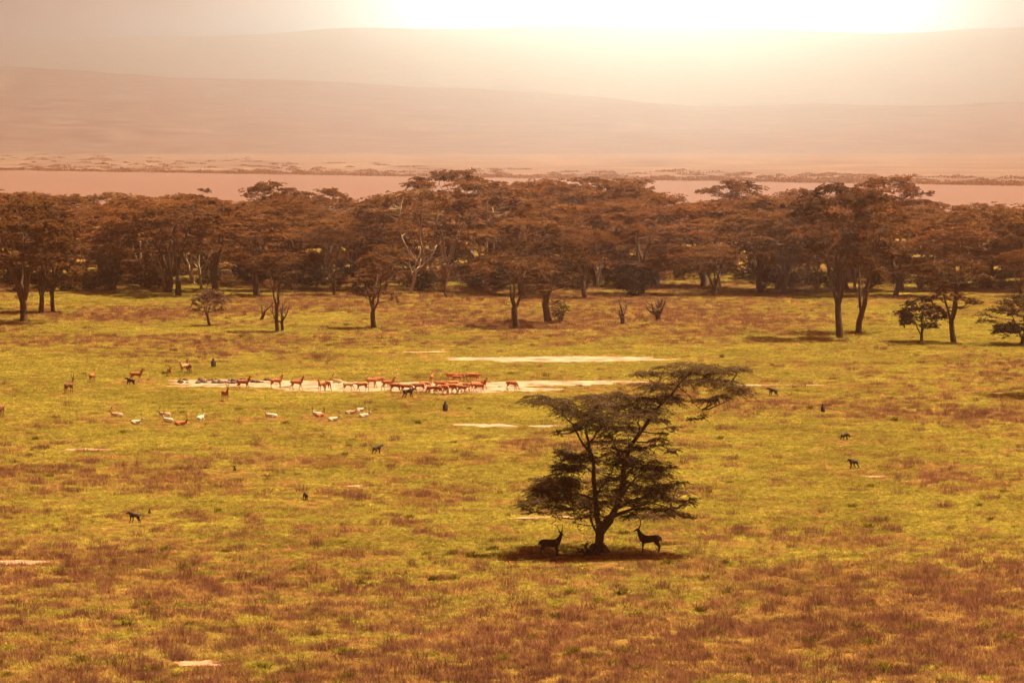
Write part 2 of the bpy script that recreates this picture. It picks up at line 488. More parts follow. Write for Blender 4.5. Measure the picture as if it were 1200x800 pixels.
# ---- the lone acacia: limbs and leaf sprays read off the photograph in metres round its foot
HX, HY = 701.0, 648.0
S = ppm(HY)
def hero_tree():
    rng = np.random.default_rng(77)
    def M(x, y, d=0.0): return np.array([(x - HX) / S, d, (HY - y) / S + .0])
    trunk, leaf = Geo(), Geo()
    def smooth_path(pts, n=14):
        P = np.array(pts, float); t = np.linspace(0, len(P) - 1, n)
        i = np.clip(t.astype(int), 0, len(P) - 2); f = (t - i)[:, None]; f = f * f * (3 - 2 * f)
        Q = P[i] * (1 - f) + P[i + 1] * f
        Q[1:-1] += rng.normal(0, .035, (n - 2, 3))
        return Q
    trunk.tube([M(701, 655), M(701, 646), M(702, 636), M(703, 626), M(704, 616), M(705, 610)], [.42, .30, .25, .25, .27, .18], 10)
    for a in range(7):                                            # root flare
        th = a * .9 + .2
        trunk.tube([(math.cos(th) * .25, math.sin(th) * .25, .5), (math.cos(th) * .5, math.sin(th) * .5, .14), (math.cos(th) * .85, math.sin(th) * .8, -.12)], [.16, .13, .06], 6)
    limbs = []
    spec = [  # points (x, y, depth), start radius, end radius
        ([(702, 622, 0), (700, 600, .1), (698, 582, .2), (696, 555, .1), (694, 535, 0), (690, 518, -.2), (686, 500, -.3), (690, 480, -.2)], .24, .05),
        ([(705, 622, 0), (716, 606, -.2), (727, 580, -.4), (731, 548, -.3), (738, 524, 0), (750, 506, .2), (764, 486, .4), (784, 464, .3), (800, 446, .2), (810, 434, 0), (816, 428, 0)], .29, .012),
        ([(699, 624, .1), (693, 612, .4), (692, 598, .6), (680, 585, .9), (664, 572, 1.0), (645, 566, 1.2)], .11, .03),
        ([(708, 610, .1), (722, 598, .7), (745, 588, 1.3), (770, 580, 1.8), (795, 584, 2.0)], .15, .03),
        ([(716, 606, -.2), (738, 594, -1.0), (760, 584, -1.6), (786, 592, -2.0)], .13, .03),
        ([(698, 585, .2), (682, 578, -.6), (660, 575, -1.4), (632, 580, -1.8)], .12, .03),
        ([(694, 535, 0), (680, 515, .3), (670, 497, .5), (650, 478, .6), (625, 467, .6)], .11, .025),
        ([(690, 518, -.2), (702, 500, -.6), (712, 482, -.8), (725, 468, -.9)], .09, .025),
        ([(750, 506, .2), (747, 490, -.4), (744, 475, -.8), (748, 462, -1.0)], .08, .025),
        ([(727, 580, -.4), (745, 560, .5), (762, 550, 1.0)], .10, .03),
        ([(731, 548, -.3), (724, 530, -1.0), (718, 512, -1.2), (706, 498, -1.4)], .09, .025),
        ([(764, 486, .4), (775, 492, .9), (790, 506, 1.2), (797, 512, 1.3)], .05, .015),
        ([(795, 452, .2), (806, 462, .5), (818, 476, .6), (832, 498, .7)], .05, .012),
        ([(800, 446, .2), (825, 442, -.3), (850, 446, -.5), (875, 455, -.6)], .07, .015),
        ([(784, 464, .3), (772, 450, -.4), (757, 441, -.6), (742, 436, -.7)], .05, .012),
        ([(738, 524, 0), (752, 525, .8), (770, 522, 1.2), (784, 528, 1.3)], .06, .015),
        ([(696, 555, .1), (684, 548, 1.0), (672, 538, 1.4), (664, 530, 1.5)], .08, .02),
        ([(698, 582, .2), (712, 560, 1.1), (722, 545, 1.6), (735, 540, 2.0)], .09, .02),
    ]
    for pts, r0, r1 in spec:
        g = Geo(); n = 6 + 2 * len(pts)
        P = smooth_path([M(*p) for p in pts], n)
        g.tube(P, np.linspace(r0 * .72, r1 * .8, n) * (1 + rng.normal(0, .04, n)), 7)
        limbs.append((g, P))
    allp = np.concatenate([P for _, P in limbs])
    owner = np.concatenate([[i] * len(P) for i, (_, P) in enumerate(limbs)])
    pads = [  # x, y, half width, half height, how many sprays, density
        (822, 428, 34, 7, 3, 1), (848, 433, 26, 5, 3, 1), (800, 443, 34, 9, 4, 1), (838, 446, 34, 7, 3, 1), (862, 452, 24, 5, 2, 1), (776, 428, 24, 3, 1, .8),
        (750, 436, 22, 4, 2, .8), (772, 450, 26, 7, 3, 1), (790, 462, 26, 8, 3, 1), (848, 462, 28, 5, 2, .8), (822, 487, 16, 4, 2, .35), (826, 470, 18, 5, 2, .6),
        (690, 464, 34, 4, 2, .9), (628, 467, 28, 4, 3, 1), (655, 472, 26, 6, 3, 1), (722, 463, 30, 5, 3, 1), (700, 478, 36, 9, 5, 1), (670, 484, 24, 7, 3, 1),
        (735, 474, 34, 8, 4, 1), (755, 466, 26, 7, 3, 1), (752, 482, 28, 8, 3, 1), (715, 494, 34, 7, 3, 1), (684, 500, 24, 8, 3, .9), (780, 492, 18, 4, 2, .7),
        (787, 506, 15, 4, 2, .7), (658, 503, 13, 6, 2, .4), (735, 510, 24, 6, 2, .8), (768, 516, 18, 5, 2, .8), (786, 528, 13, 4, 2, .7), (722, 526, 26, 7, 2, .9),
        (706, 515, 18, 6, 2, .7), (672, 526, 16, 9, 3, .9), (664, 540, 15, 9, 3, .9), (650, 547, 14, 3, 1, .6), (740, 536, 26, 8, 3, 1), (756, 548, 30, 10, 5, 1.1),
        (768, 560, 26, 10, 4, 1.1), (735, 560, 28, 9, 3, 1), (680, 552, 18, 10, 3, .8), (640, 566, 24, 6, 4, 1.1), (632, 578, 24, 7, 4, 1.1), (662, 574, 26, 9, 4, 1.1),
        (655, 588, 26, 6, 3, 1), (624, 594, 16, 3, 2, .7), (680, 586, 24, 8, 3, 1), (664, 600, 16, 9, 3, .5), (655, 606, 9, 8, 1, .5), (705, 574, 24, 9, 3, .9),
        (712, 590, 24, 6, 3, .9), (742, 582, 32, 8, 4, 1.1), (775, 578, 28, 7, 4, 1.1), (800, 586, 20, 6, 3, 1), (790, 598, 22, 5, 3, .8), (760, 596, 26, 6, 3, 1),
        (738, 600, 24, 4, 2, .8), (806, 600, 14, 3, 1, .7), (793, 570, 16, 5, 2, .9), (673, 612, 8, 9, 1, .25), (712, 545, 20, 10, 3, .7), (700, 560, 24, 10, 3, .7), (722, 570, 20, 8, 2, .8), (712, 508, 26, 8, 2, .9), (745, 520, 20, 7, 2, .8), (690, 530, 16, 8, 2, .5), (775, 545, 18, 8, 2, .9), (652, 560, 22, 8, 2, .9), (700, 600, 18, 6, 2, .6), (725, 484, 40, 7, 3, 1), (640, 572, 28, 8, 3, 1), (658, 584, 24, 8, 3, 1), (668, 560, 20, 9, 2, .9), (628, 586, 16, 5, 2, .8), (668, 535, 18, 10, 3, .9), (655, 552, 20, 8, 2, .9), (678, 548, 18, 9, 3, .8), (700, 540, 18, 8, 2, .6)]
    for (x, y, hw, hh, cnt, den) in pads:
        for q in range(int(cnt * 1.3 + .5)):
            low = max(0, min(1, (y - 440) / 150))
            c = M(x + rng.normal(0, hw * .33), y + rng.normal(0, hh * .55), 0)
            near_i = int(np.argmin(np.linalg.norm((allp - c) * [1, .25, 1.3], axis=1)))
            c[1] = allp[near_i, 1] * .6 + rng.uniform(-1, 1) * (1.1 + 2.2 * low) * (.55 if cnt < 2 else 1)
            rx = hw / S * rng.uniform(.55, .95); rz = max(.09, hh / S * .45)
            ni = int(np.argmin(np.linalg.norm(allp - c, axis=1) + np.where(allp[:, 2] > c[2] + .2, .8, 0)))
            g = limbs[owner[ni]][0]
            dist = np.linalg.norm(allp[ni] - c)
            g.tube(curve(allp[ni], c, 6, rng, .10, -.06), np.linspace(min(.05, .02 + .018 * dist), .014, 6), 4)
            nt_ = int((15 + 11 * rx) * den)
            pad_foliage(g, leaf, c, rx, rx * rng.uniform(.75, 1.05), rz, rng, max(6, nt_), 34, .115, .034, droop=.22, twig_r=.011, twig_draw=.75)
    root = thing('acacia_tree', 'lone layered acacia leaning right on the open grass above two antelope', 'tree', px(HX, HY))
    link('trunk', trunk.mesh('trunk', True), bark, root)
    for g, _ in limbs: link('limb', g.mesh('limb', True), bark, root)
    link('crown', leaf.mesh('crown'), leaf_hero, root)
hero_tree()

# sapling shoots round the foot of the lone acacia
me1, me2 = bush(901, .75, .75, 8, .12, .05, 7, 9, .16, zmin=.3)
p = px(690, 650); place_tree((me1, me2), (bark, leaf_dark), 'shrub', 'small ragged shrub at the foot of the lone acacia trunk', 'shrub', 0, 0, at=p, names=('stem', 'foliage'))

# ---- prototypes of the wood
PROTO = [
    acacia(11, 14.5, 6.2, .20, 3, 40, .10, .34, flat=.16),                     # 0 tall flat topped
    acacia(12, 13.0, 7.2, .16, 4, 46, .15, .36, flat=.20),                     # 1 broad umbrella
    acacia(13, 13.5, 5.6, .24, 3, 40, .25, .32, flat=.30, base=.35),           # 2 layered to low down
    acacia(14, 14.0, 5.4, .14, 4, 34, .18, .30, flat=.22, lean=.12),           # 3 leaning, many stems
    acacia(15, 12.0, 6.0, .18, 3, 42, .30, .30, flat=.34, base=.30),           # 4 rounded
    acacia(16, 15.0, 5.0, .30, 2, 28, .08, .30, flat=.14, base=.5),            # 5 slender with few tiers
    acacia(17, 10.5, 5.8, .15, 3, 40, .30, .28, flat=.30, base=.28),           # 6 low and spreading
    acacia(18, 14.5, 6.6, .22, 4, 30, .10, .30, flat=.15, lean=-.10),          # 7 open crown
    acacia(19, 15.0, 6.0, .28, 3, 32, .08, .30, flat=.13, base=.5, thick=.28),  # 8 thin flat plates
    acacia(75, 9.0, 3.6, .20, 3, 34, .15, .25, 14, 20, .32, .14, flat=.34, base=.40),   # 9 small, round, thick stem
    acacia(76, 8.6, 4.4, .26, 3, 34, .10, .26, 14, 20, .32, .14, flat=.20, base=.46),   # 10 small umbrella, thick stem
]
PH = [14.5, 13.0, 13.5, 14.0, 12.0, 15.0, 10.5, 14.5, 15.0, 9.0, 8.6]
KIND = ['tall flat-topped acacia', 'broad umbrella-crowned acacia', 'acacia with foliage in tiers to low down', 'leaning many-stemmed acacia',
        'round-crowned leafy acacia', 'slender acacia with few sparse tiers', 'low spreading acacia', 'open-crowned acacia with bare limbs showing']
WOOD_GROUP = 'acacias of the wood before the lake'
used = []
def free(P, r):
    for (q, s) in used:
        if (q[0] - P[0]) ** 2 + ((q[1] - P[1]) * .8) ** 2 < (r + s) ** 2 * .25: return False
    return True
def wood_tree(k, x, y, top, label, group=None, rz=None, wide=1.0, mats=None):
    """acacia whose foot is at x, y and whose top reaches row top"""
    p = px(x, y)
    h = HC - (top - HORIZON) / FPX * p.y
    s = h / PH[k]
    used.append((p, 6 * s * wide))
    r = rng0.uniform(0, 6.28) if rz is None else rz
    return place_tree(PROTO[k], mats or (bark, leaf_wood), 'acacia_tree', label, 'tree', x, y, r, (s * wide, s * wide, s), group)
rng0 = np.random.default_rng(2024)
# trees one can tell apart along the edge of the wood and on the open grass
wood_tree(0, 984, 397, 212, 'tall dark acacia with pale sunlit limb and forked trunk on open grass', rz=1.0, wide=.72, mats=(bark, leaf_edge))
wood_tree(3, 1006, 390, 225, 'acacia with twin leaning stems close behind the tall forked acacia', rz=.4, wide=.75, mats=(bark, leaf_edge))
wood_tree(10, 1117, 402, 298, 'slender acacia with forked bare stem beside a round shrub', rz=.3, wide=.8, mats=(bark, leaf_edge))
wood_tree(10, 605, 384, 298, 'small umbrella acacia with bare forked trunk and dark crown', rz=2.2, wide=1.1, mats=(bark, leaf_edge))
wood_tree(9, 642, 378, 266, 'thick-trunked dark acacia wrapped in creeper behind the bare-forked one', rz=.3, wide=1.05, mats=(bark, leaf_edge))
wood_tree(9, 438, 385, 297, 'small acacia with twiggy low branches and full brown crown', rz=1.3, wide=.95, mats=(bark, leaf_edge))
wood_tree(5, 325, 389, 292, 'thin crooked acacia with bare lower branches and sparse crown', rz=2.0, wide=.9, mats=(bark, leaf_edge))
wood_tree(1, 28, 377, 232, 'large dark umbrella acacia in the shady clump on open grass', rz=.5, wide=.8, mats=(bark, leaf_edge))
wood_tree(3, 48, 367, 240, 'two-stemmed acacia in the middle of the shady clump', rz=1.8, wide=.8, mats=(bark, leaf_edge))
wood_tree(4, 62, 366, 262, 'thin-trunked acacia on the far side of the shady clump', rz=.8, wide=.7, mats=(bark, leaf_edge))
wood_tree(2, -22, 362, 226, 'dark layered acacia behind the shady clump, crown cut by frame', rz=.8, wide=.9, mats=(bark, leaf_edge))
wood_tree(0, 209, 347, 236, 'tall acacia with sunlit limb at the grassy edge of the wood', rz=3.0, mats=(bark, leaf_edge))
wood_tree(7, 392, 346, 262, 'thin straight-trunked acacia at the clearing edge', rz=1.0, wide=.8, mats=(bark, leaf_edge))
wood_tree(1, 1264, 463, 256, 'acacia casting a long shadow onto the grass from outside the frame', rz=1.0, wide=.5, mats=(bark, leaf_edge))
# emergent crowns on the skyline
for k, x, y, top, lab, w in [
        (8, 320, 318, 211, 'tall flat-topped acacia rising above the canopy beside a smaller emergent crown', .8), (8, 382, 306, 219, 'lone small flat crown sticking out above the canopy', .8),
        (8, 528, 325, 197, 'tallest acacia with two flat airy plates against the lake', 1.0), (1, 640, 322, 210, 'wide domed acacia left of the broad skyline crown', 1.0),
        (0, 700, 326, 206, 'broad acacia with fanned pale limbs on the skyline', 1.15), (3, 730, 318, 208, 'fan-limbed acacia at the drop in the canopy', .9),
        (8, 858, 314, 209, 'acacia with stacked flat plates right of the canopy gap', .85), (7, 945, 310, 219, 'airy acacia with pale stem on the skyline', .8),
        (8, 1040, 330, 205, 'acacia with widest airy plates above the tall forked acacia', .9), (4, 240, 312, 222, 'dense round crown at the canopy edge', .8)]:
    wood_tree(k, x, y, top, lab, rz=rng0.uniform(0, 6), wide=w)
SKY_X = [-300, 0, 90, 180, 240, 290, 360, 420, 470, 500, 560, 640, 740, 790, 840, 900, 960, 1060, 1100, 1200, 1500]
SKY_Y = [226, 224, 226, 226, 228, 224, 230, 234, 228, 216, 214, 214, 216, 238, 228, 228, 228, 226, 238, 238, 236]
rows = [505, 518, 533, 550, 569, 590, 614, 640, 672, 710, 755, 805, 870]
count = 0
for ri, d in enumerate(rows):
    yrow = HORIZON + FPX * HC / d
    half = d * .15 * 1.16
    step = 9.2 + ri * .5
    x = -half + rng0.uniform(0, step)
    while x < half:
        X = 600 + x / d * FPX
        yy = yrow + rng0.uniform(-1, 1) * (3.0 - ri * .15)
        p = px(X, yy)
        ok = free(p, 6.5)
        if ri < 2 and 745 < X < 900 and rng0.random() < .6: ok = False          # sunlit grass shows through here
        if ri < 1 and (X < 110 or 470 < X < 560 or 60 < X < 170): ok = False
        if ok:
            sky_y = np.interp(X, SKY_X, SKY_Y)
            hmax = HC - (sky_y - HORIZON) / FPX * d
            h = min(hmax * rng0.choice([.6, .74, .84, .92, .98, 1.02]), 17)
            if ri == 0: h *= .85
            if h > 4:
                k = int(rng0.integers(0, 8)); s = h / PH[k]
                used.append((p, 6.0 * s))
                where = 'on the grassy edge of the wood' if ri < 2 else ('inside the wood' if ri < 7 else 'deep in the wood near the lake')
                place_tree(PROTO[k], (bark_pale if (k in (3, 7, 5) and ri > 0) else bark, leaf_wood), 'acacia_tree', f'{KIND[k]} {where}', 'tree', 0, 0,
                           rng0.uniform(0, 6.28), (s * 1.12, s * 1.12, s), WOOD_GROUP, at=p)
                count += 1
        x += step * rng0.uniform(.8, 1.25)
for i in range(46):                                                     # low trees that close the belt under the tall crowns
    X = -60 + 1330 * (i + rng0.uniform(.1, .9)) / 46
    if 755 < X < 885: continue
    p = px(X, rng0.uniform(316, 333)); k = (6, 4, 2)[i % 3]; sc = rng0.uniform(6.5, 9.0) / PH[k]
    place_tree(PROTO[k], (bark, leaf_wood), 'acacia_tree', ('low spreading', 'low round-crowned', 'low tiered')[i % 3] + ' young acacia under the taller crowns of the wood', 'tree', 0, 0,
               rng0.uniform(0, 6.28), (sc * 1.25, sc * 1.25, sc), WOOD_GROUP, at=p)
print('wood trees', count)
# undergrowth of the wood
SMALL = acacia(71, 5.0, 2.7, .2, 3, 32, .25, .13, 16, 26, .28, .12, flat=.3, base=.38, thick=.3)
SMALLB = acacia(72, 5.0, 2.5, .28, 3, 22, .15, .12, 12, 13, .24, .09, flat=.35, base=.42, thick=.3)
BUSH = [bush(31, 3.2, 2.2, 18, .34, .17), bush(32, 2.4, 2.6, 18, .34, .17), bush(33, 4.2, 2.6, 24, .36, .18)]
for i in range(120):
    X = -40 + 1280 * (i + rng0.uniform(0, 1)) / 120
    y = rng0.uniform(322, 342) if not (750 < X < 890) else rng0.uniform(318, 330)
    k = i % 3
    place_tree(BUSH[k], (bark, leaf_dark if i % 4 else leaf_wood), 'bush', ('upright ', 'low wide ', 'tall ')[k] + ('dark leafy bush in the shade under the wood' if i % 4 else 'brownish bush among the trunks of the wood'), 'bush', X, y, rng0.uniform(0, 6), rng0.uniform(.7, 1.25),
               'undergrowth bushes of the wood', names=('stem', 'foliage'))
B2 = bush(34, 4.6, 3.0, 34, .34, .17, 12, 16)
place_tree(B2, (bark, leaf_dark), 'bush', 'large round black-green bush at the edge of the wood', 'bush', 740, 347, 0, (1, 1, 1.05), names=('stem', 'foliage'))
# small trees and shrubs on the open grass
Bp = acacia(73, 4.4, 2.6, .3, 3, 30, .2, .12, 14, 20, .26, .10, flat=.35, base=.42, thick=.3)
place_tree(Bp, (bark, leaf_pink), 'acacia_tree', 'small pinkish thorn tree with thin trunk and sparse crown', 'tree', 245, 382, 0, (1, 1, 1.05), names=('trunk', 'crown'))
Bp2 = SMALLB
place_tree(Bp2, (bark, leaf_pink), 'acacia_tree', 'pinkish twiggy small tree at the clearing edge', 'tree', 523, 349, 0, (1.1, 1.1, 1.2), names=('trunk', 'crown'))
Bs = SMALL
place_tree(Bs, (bark, leaf_hero), 'shrub', 'round dense shrub on forked stems left of the slender acacia', 'shrub', 1080, 401, 0, (1.0, 1.0, 1.0), names=('stem', 'foliage'))
Bs2 = acacia(74, 5.6, 4.4, .14, 4, 46, .35, .16, 16, 26, .28, .12, flat=.3, base=.25, thick=.35)
place_tree(Bs2, (bark, leaf_hero), 'shrub', 'wide shrub with drooping sprays cut by the frame edge', 'shrub', 1198, 404, 0, (1.0, 1.0, 1.0), names=('stem', 'foliage'))
Bs3 = bush(39, 2.6, 1.5, 14, .2, .1, 9, 12, .35, zmin=.3)
place_tree(Bs3, (bark, leaf_dark), 'shrub', 'dark leafy clump against the creeper-wrapped trunk', 'shrub', 657, 377, 0, 1.1, names=('stem', 'foliage'))
place_tree(dead(51, 3.5, .40, 3, .27), (bark,), 'dead_tree', 'bare forked snag standing alone on the grass', 'dead tree', 730, 381, .4, 1.0, names=('trunk', 'limb'))
place_tree(dead(52, 3.3, .5, 7, .34, -.3), (bark,), 'dead_tree', 'tangled dead stump with leaning branch', 'dead tree', 773, 375, .2, .95, names=('trunk', 'limb'))
place_tree(dead(53, 3.0, .45, 3, .18, .5), (bark,), 'dead_tree', 'short bent dead tree beside the thin crooked acacia', 'dead tree', 305, 376, .2, 1.0, names=('trunk', 'limb'))
place_tree(dead(54, 5.6, .42, 5, .22), (bark,), 'dead_tree', 'bare branching dead tree at the foot of the thin acacia', 'dead tree', 331, 388, 1.2, .8, names=('trunk', 'limb'))
for i, (X, y, h, l) in enumerate([(481, 344, 9, .3), (192, 341, 10, -.4), (560, 322, 8.5, .3), (668, 326, 9, .2), (845, 342, 8, -.3), (1002, 340, 10, .1), (700, 338, 7, .5), (236, 340, 8, .1), (890, 338, 8, .3)]):
    place_tree(dead(60 + i, h, .3, 4, .2, l), (bark_pale,), 'dead_tree', 'pale sunlit dead tree among the dark acacias', 'dead tree', X, y, i * 1.3, 1.0, 'pale dead trees of the wood', names=('trunk', 'limb'))

# scrub on the far shore: a far-off mass
g = Geo(); rs = np.random.default_rng(8)
def scrub_blob(p, r, h):
    n = int(50 + r * 10)
    C = np.array([p.x, p.y, 0]) + rs.normal(0, 1, (n, 3)) * [r * .8, r * .8, 0]
    C[:, 2] = rs.uniform(.1, 1, n) * h * np.exp(-((C[:, 0] - p.x) ** 2 + (C[:, 1] - p.y) ** 2) / (2 * r * r))
    g.leaves(C, rs.normal(0, 1, (n, 3)), rs.uniform(.5, 1.1, n) * 1.6, rs.uniform(.4, .9, n) * 1.3, rs, 1.0)
for i in range(800):
    X = rs.uniform(-140, 1340); s = 200 + X * .0152
    top = np.interp(X, [0, 600, 1200], [180, 197, 209])
    u = rs.random() ** 2.2 if i % 3 else rs.random() * .06
    y = s - .4 - (s - top) * u
    scrub_blob(px(X, y), rs.uniform(2, 6), rs.uniform(.6, 2.6))
for X in (113, 290): scrub_blob(px(X, np.interp(X, [0, 600, 1200], [183, 198, 210])), 5, 7)
o = link('scrub', g.mesh('scrub'), leaf_wood, kind='stuff')
o['label'] = 'low scrub scattered along the far lake shore'; o['category'] = 'scrub'

# ------------------------------------------------------------------ grass
def tuft(name, seed, size, n, h0, h1, w, lean, mat, seed_head=0.0):
    g = np.random.default_rng(seed)
    P = g.uniform(-size / 2, size / 2, (n, 2))
    k = max(3, n // 14); cl = g.uniform(-size / 2, size / 2, (k, 2))
    P = P * .8 + cl[g.integers(0, k, n)] * .2 + g.normal(0, .05, (n, 2))
    h = g.uniform(h0, h1, n); a = g.uniform(0, 6.283, n); ln = g.normal(0, lean, (n, 2)) * h[:, None]
    sx, sy = np.cos(a) * w / 2, np.sin(a) * w / 2
    z0 = np.zeros(n)
    V = np.stack([np.c_[P[:, 0] - sx, P[:, 1] - sy, z0], np.c_[P[:, 0] + sx, P[:, 1] + sy, z0],
                  np.c_[P[:, 0] + ln[:, 0] * .4 + sx * .8, P[:, 1] + ln[:, 1] * .4 + sy * .8, h * .6], np.c_[P[:, 0] + ln[:, 0] * .4 - sx * .8, P[:, 1] + ln[:, 1] * .4 - sy * .8, h * .6],
                  np.c_[P[:, 0] + ln[:, 0], P[:, 1] + ln[:, 1], h]], 1)
    b = np.arange(n)[:, None] * 5
    F4 = b + [[0, 1, 2, 3]]; F3 = b + [[3, 2, 4]]
    me = mesh_np(name, V.reshape(-1, 3), F4, F3)
    me.materials.append(mat)
    return bpy.data.objects.new(name, me)
grass_green = leafy('grass_green', (.335, .285, .055), (.495, .44, .085), .06, .45, fine=3.0)
grass_tawny = leafy('grass_tawny', (.34, .20, .068), (.50, .33, .115), .08, .45, fine=3.0)
grass_red = leafy('grass_red', (.21, .098, .062), (.35, .175, .105), .10, .45, fine=3.0)
weed_green = leafy('weed_green', (.10, .085, .016), (.26, .21, .028), .8, .35, fine=5.0)
protos = bpy.data.collections.new('grass_tufts')
tufts = [tuft('tuft_a', 1, 1.5, 330, .05, .13, .030, .9, grass_green), tuft('tuft_b', 2, 1.5, 330, .06, .18, .028, .8, grass_green),
         tuft('tuft_c', 3, 1.4, 240, .08, .24, .024, .6, grass_tawny), tuft('tuft_d', 4, 1.2, 120, .16, .40, .018, .35, grass_red),
         tuft('tuft_e', 5, .7, 60, .25, .58, .018, .28, grass_red), tuft('tuft_f', 6, .4, 80, .10, .34, .05, .8, weed_green), tuft('tuft_g', 7, 1.4, 260, .06, .18, .026, .7, grass_tawny)]
for t in tufts: protos.objects.link(t)

def instancer(name, pts, idx, rot, scl, label):
    me = bpy.data.meshes.new(name); n = len(pts)
    me.vertices.add(n); me.vertices.foreach_set('co', np.asarray(pts, np.float32).ravel())
    for an, ty, arr in (('idx', 'INT', idx), ('rot', 'FLOAT_VECTOR', rot), ('scl', 'FLOAT_VECTOR', scl)):
        a = me.attributes.new(an, ty, 'POINT')
        a.data.foreach_set('value' if ty == 'INT' else 'vector', np.asarray(arr, np.int32 if ty == 'INT' else np.float32).ravel())
    o = link(name, me, kind='stuff'); o['label'] = label; o['category'] = 'grass'
    ng = bpy.data.node_groups.new(name, 'GeometryNodeTree')
    ng.interface.new_socket('Geometry', in_out='INPUT', socket_type='NodeSocketGeometry')
    ng.interface.new_socket('Geometry', in_out='OUTPUT', socket_type='NodeSocketGeometry')
    gi, go = ng.nodes.new('NodeGroupInput'), ng.nodes.new('NodeGroupOutput')
    ip = ng.nodes.new('GeometryNodeInstanceOnPoints'); ci = ng.nodes.new('GeometryNodeCollectionInfo')
    ci.inputs['Collection'].default_value = protos
    ci.inputs['Separate Children'].default_value = True; ci.inputs['Reset Children'].default_value = True
    ip.inputs['Pick Instance'].default_value = True
    def attr(nm, ty):
        a = ng.nodes.new('GeometryNodeInputNamedAttribute'); a.data_type = ty; a.inputs['Name'].default_value = nm
        return a.outputs['Attribute']
    ng.links.new(gi.outputs[0], ip.inputs['Points']); ng.links.new(ci.outputs[0], ip.inputs['Instance'])
    ng.links.new(attr('idx', 'INT'), ip.inputs['Instance Index'])
    e2r = ng.nodes.new('FunctionNodeEulerToRotation')
    ng.links.new(attr('rot', 'FLOAT_VECTOR'), e2r.inputs[0]); ng.links.new(e2r.outputs[0], ip.inputs['Rotation'])
    ng.links.new(attr('scl', 'FLOAT_VECTOR'), ip.inputs['Scale']); ng.links.new(ip.outputs[0], go.inputs[0])
    md = o.modifiers.new('scatter', 'NODES'); md.node_group = ng
    return o
rg = np.random.default_rng(99)
pts = []
for y0, y1, dens in ((132, 200, 1.9), (200, 300, 1.5), (300, 420, 1.1), (420, 600, .75)):
    n = int((y1 - y0) * (y0 + y1) * .5 * .36 * dens)
    y = rg.uniform(y0, y1, n); x = rg.uniform(-.18, .18, n) * y
    pts.append(np.c_[x, y, np.zeros(n)])
pts = np.concatenate(pts)
u0 = rg.random(len(pts))
pts = pts[~in_pan(pts, 1.0) | (u0 < .10) | (~in_pan(pts, .8) & (u0 < .45))]
n = len(pts)
a = value_noise(pts, 26, 3, 4); b_ = value_noise(pts, 7, 8, 3); c_ = value_noise(pts, 55, 12, 3)
red = a * .55 + b_ * .25 + c_ * .2 + rg.normal(0, .095, n)
# taller dry grass grows nearer the viewpoint and in a belt before the wood
red += np.interp(pts[:, 1], [130, 170, 200, 260, 390, 420, 480, 520], [.085, .05, -.01, -.085, -.085, -.03, .0, .0])
idx = np.zeros(n, int); u = rg.random(n)
idx[red < .50] = np.where(u[red < .50] < .6, 0, 1)
mid = (red >= .50) & (red < .565); idx[mid] = np.where(u[mid] < .45, 2, np.where(u[mid] < .8, 6, 1))
hi = (red >= .565); idx[hi] = np.where(u[hi] < .45, 3, np.where(u[hi] < .62, 4, np.where(u[hi] < .85, 2, 6)))
wd = rg.random(n) < np.interp(pts[:, 1], [130, 150, 200, 300], [.07, .03, .006, .003]); idx[wd] = 5
order = {nm: i for i, nm in enumerate(sorted(t.name for t in tufts))}
s = rg.uniform(.75, 1.3, n); s[in_pan(pts, 1.6)] *= .6; s[in_pan(pts, 1.0)] *= .6
feet = np.array([px(x, y)[:2] for x, y in [(645, 652), (761, 648), (700, 650), (81, 461), (160, 447), (137, 489), (160, 497), (195, 494), (212, 499), (235, 492), (318, 490), (374, 489), (391, 494), (412, 486), (425, 488), (264, 470), (442, 532), (358, 586), (275, 552), (158, 612), (1000, 549), (990, 516), (964, 483), (906, 464), (522, 482), (478, 466)]])
dmin = np.min(np.hypot(pts[:, None, 0] - feet[None, :, 0], (pts[:, None, 1] - feet[None, :, 1] + 1.2) * .55), axis=1)
near_f = dmin < 2.3
idx[near_f] = np.where(u[near_f] < .6, 0, 6); s[near_f] *= .62
instancer('grass', pts, idx, np.c_[np.zeros((n, 2)), rg.uniform(0, 6.283, n)], np.c_[s, s, s * rg.uniform(.8, 1.2, n)], 'short yellow-green savanna grass with reddish dry seed grass patches')
print('grass tufts', n)

# mud clods at the trampled end of the mud flat
g = Geo(); rs = np.random.default_rng(21)
for i in range(60):
    X = rs.normal(262, 30); y = 446 + rs.normal(0, .6) if i % 2 else 448.8 + rs.normal(0, .4)
    p = px(X, y); r = rs.uniform(.12, .34)
    g.tube([(p.x - r, p.y, .02), (p.x - r * .4, p.y, r * .35), (p.x + r * .5, p.y, r * .3), (p.x + r * 1.2, p.y, .02)], [r * .2, r * .6, r * .5, r * .15], 6)
solid('wet_mud', [(.3, (.06, .035, .025)), (.7, (.13, .075, .05))], 4, .7)
o = link('mud_clods', g.mesh('mud_clods', True), MATS['wet_mud'], kind='stuff'); o['label'] = 'dark trampled mud clods along the pale flat'; o['category'] = 'mud'

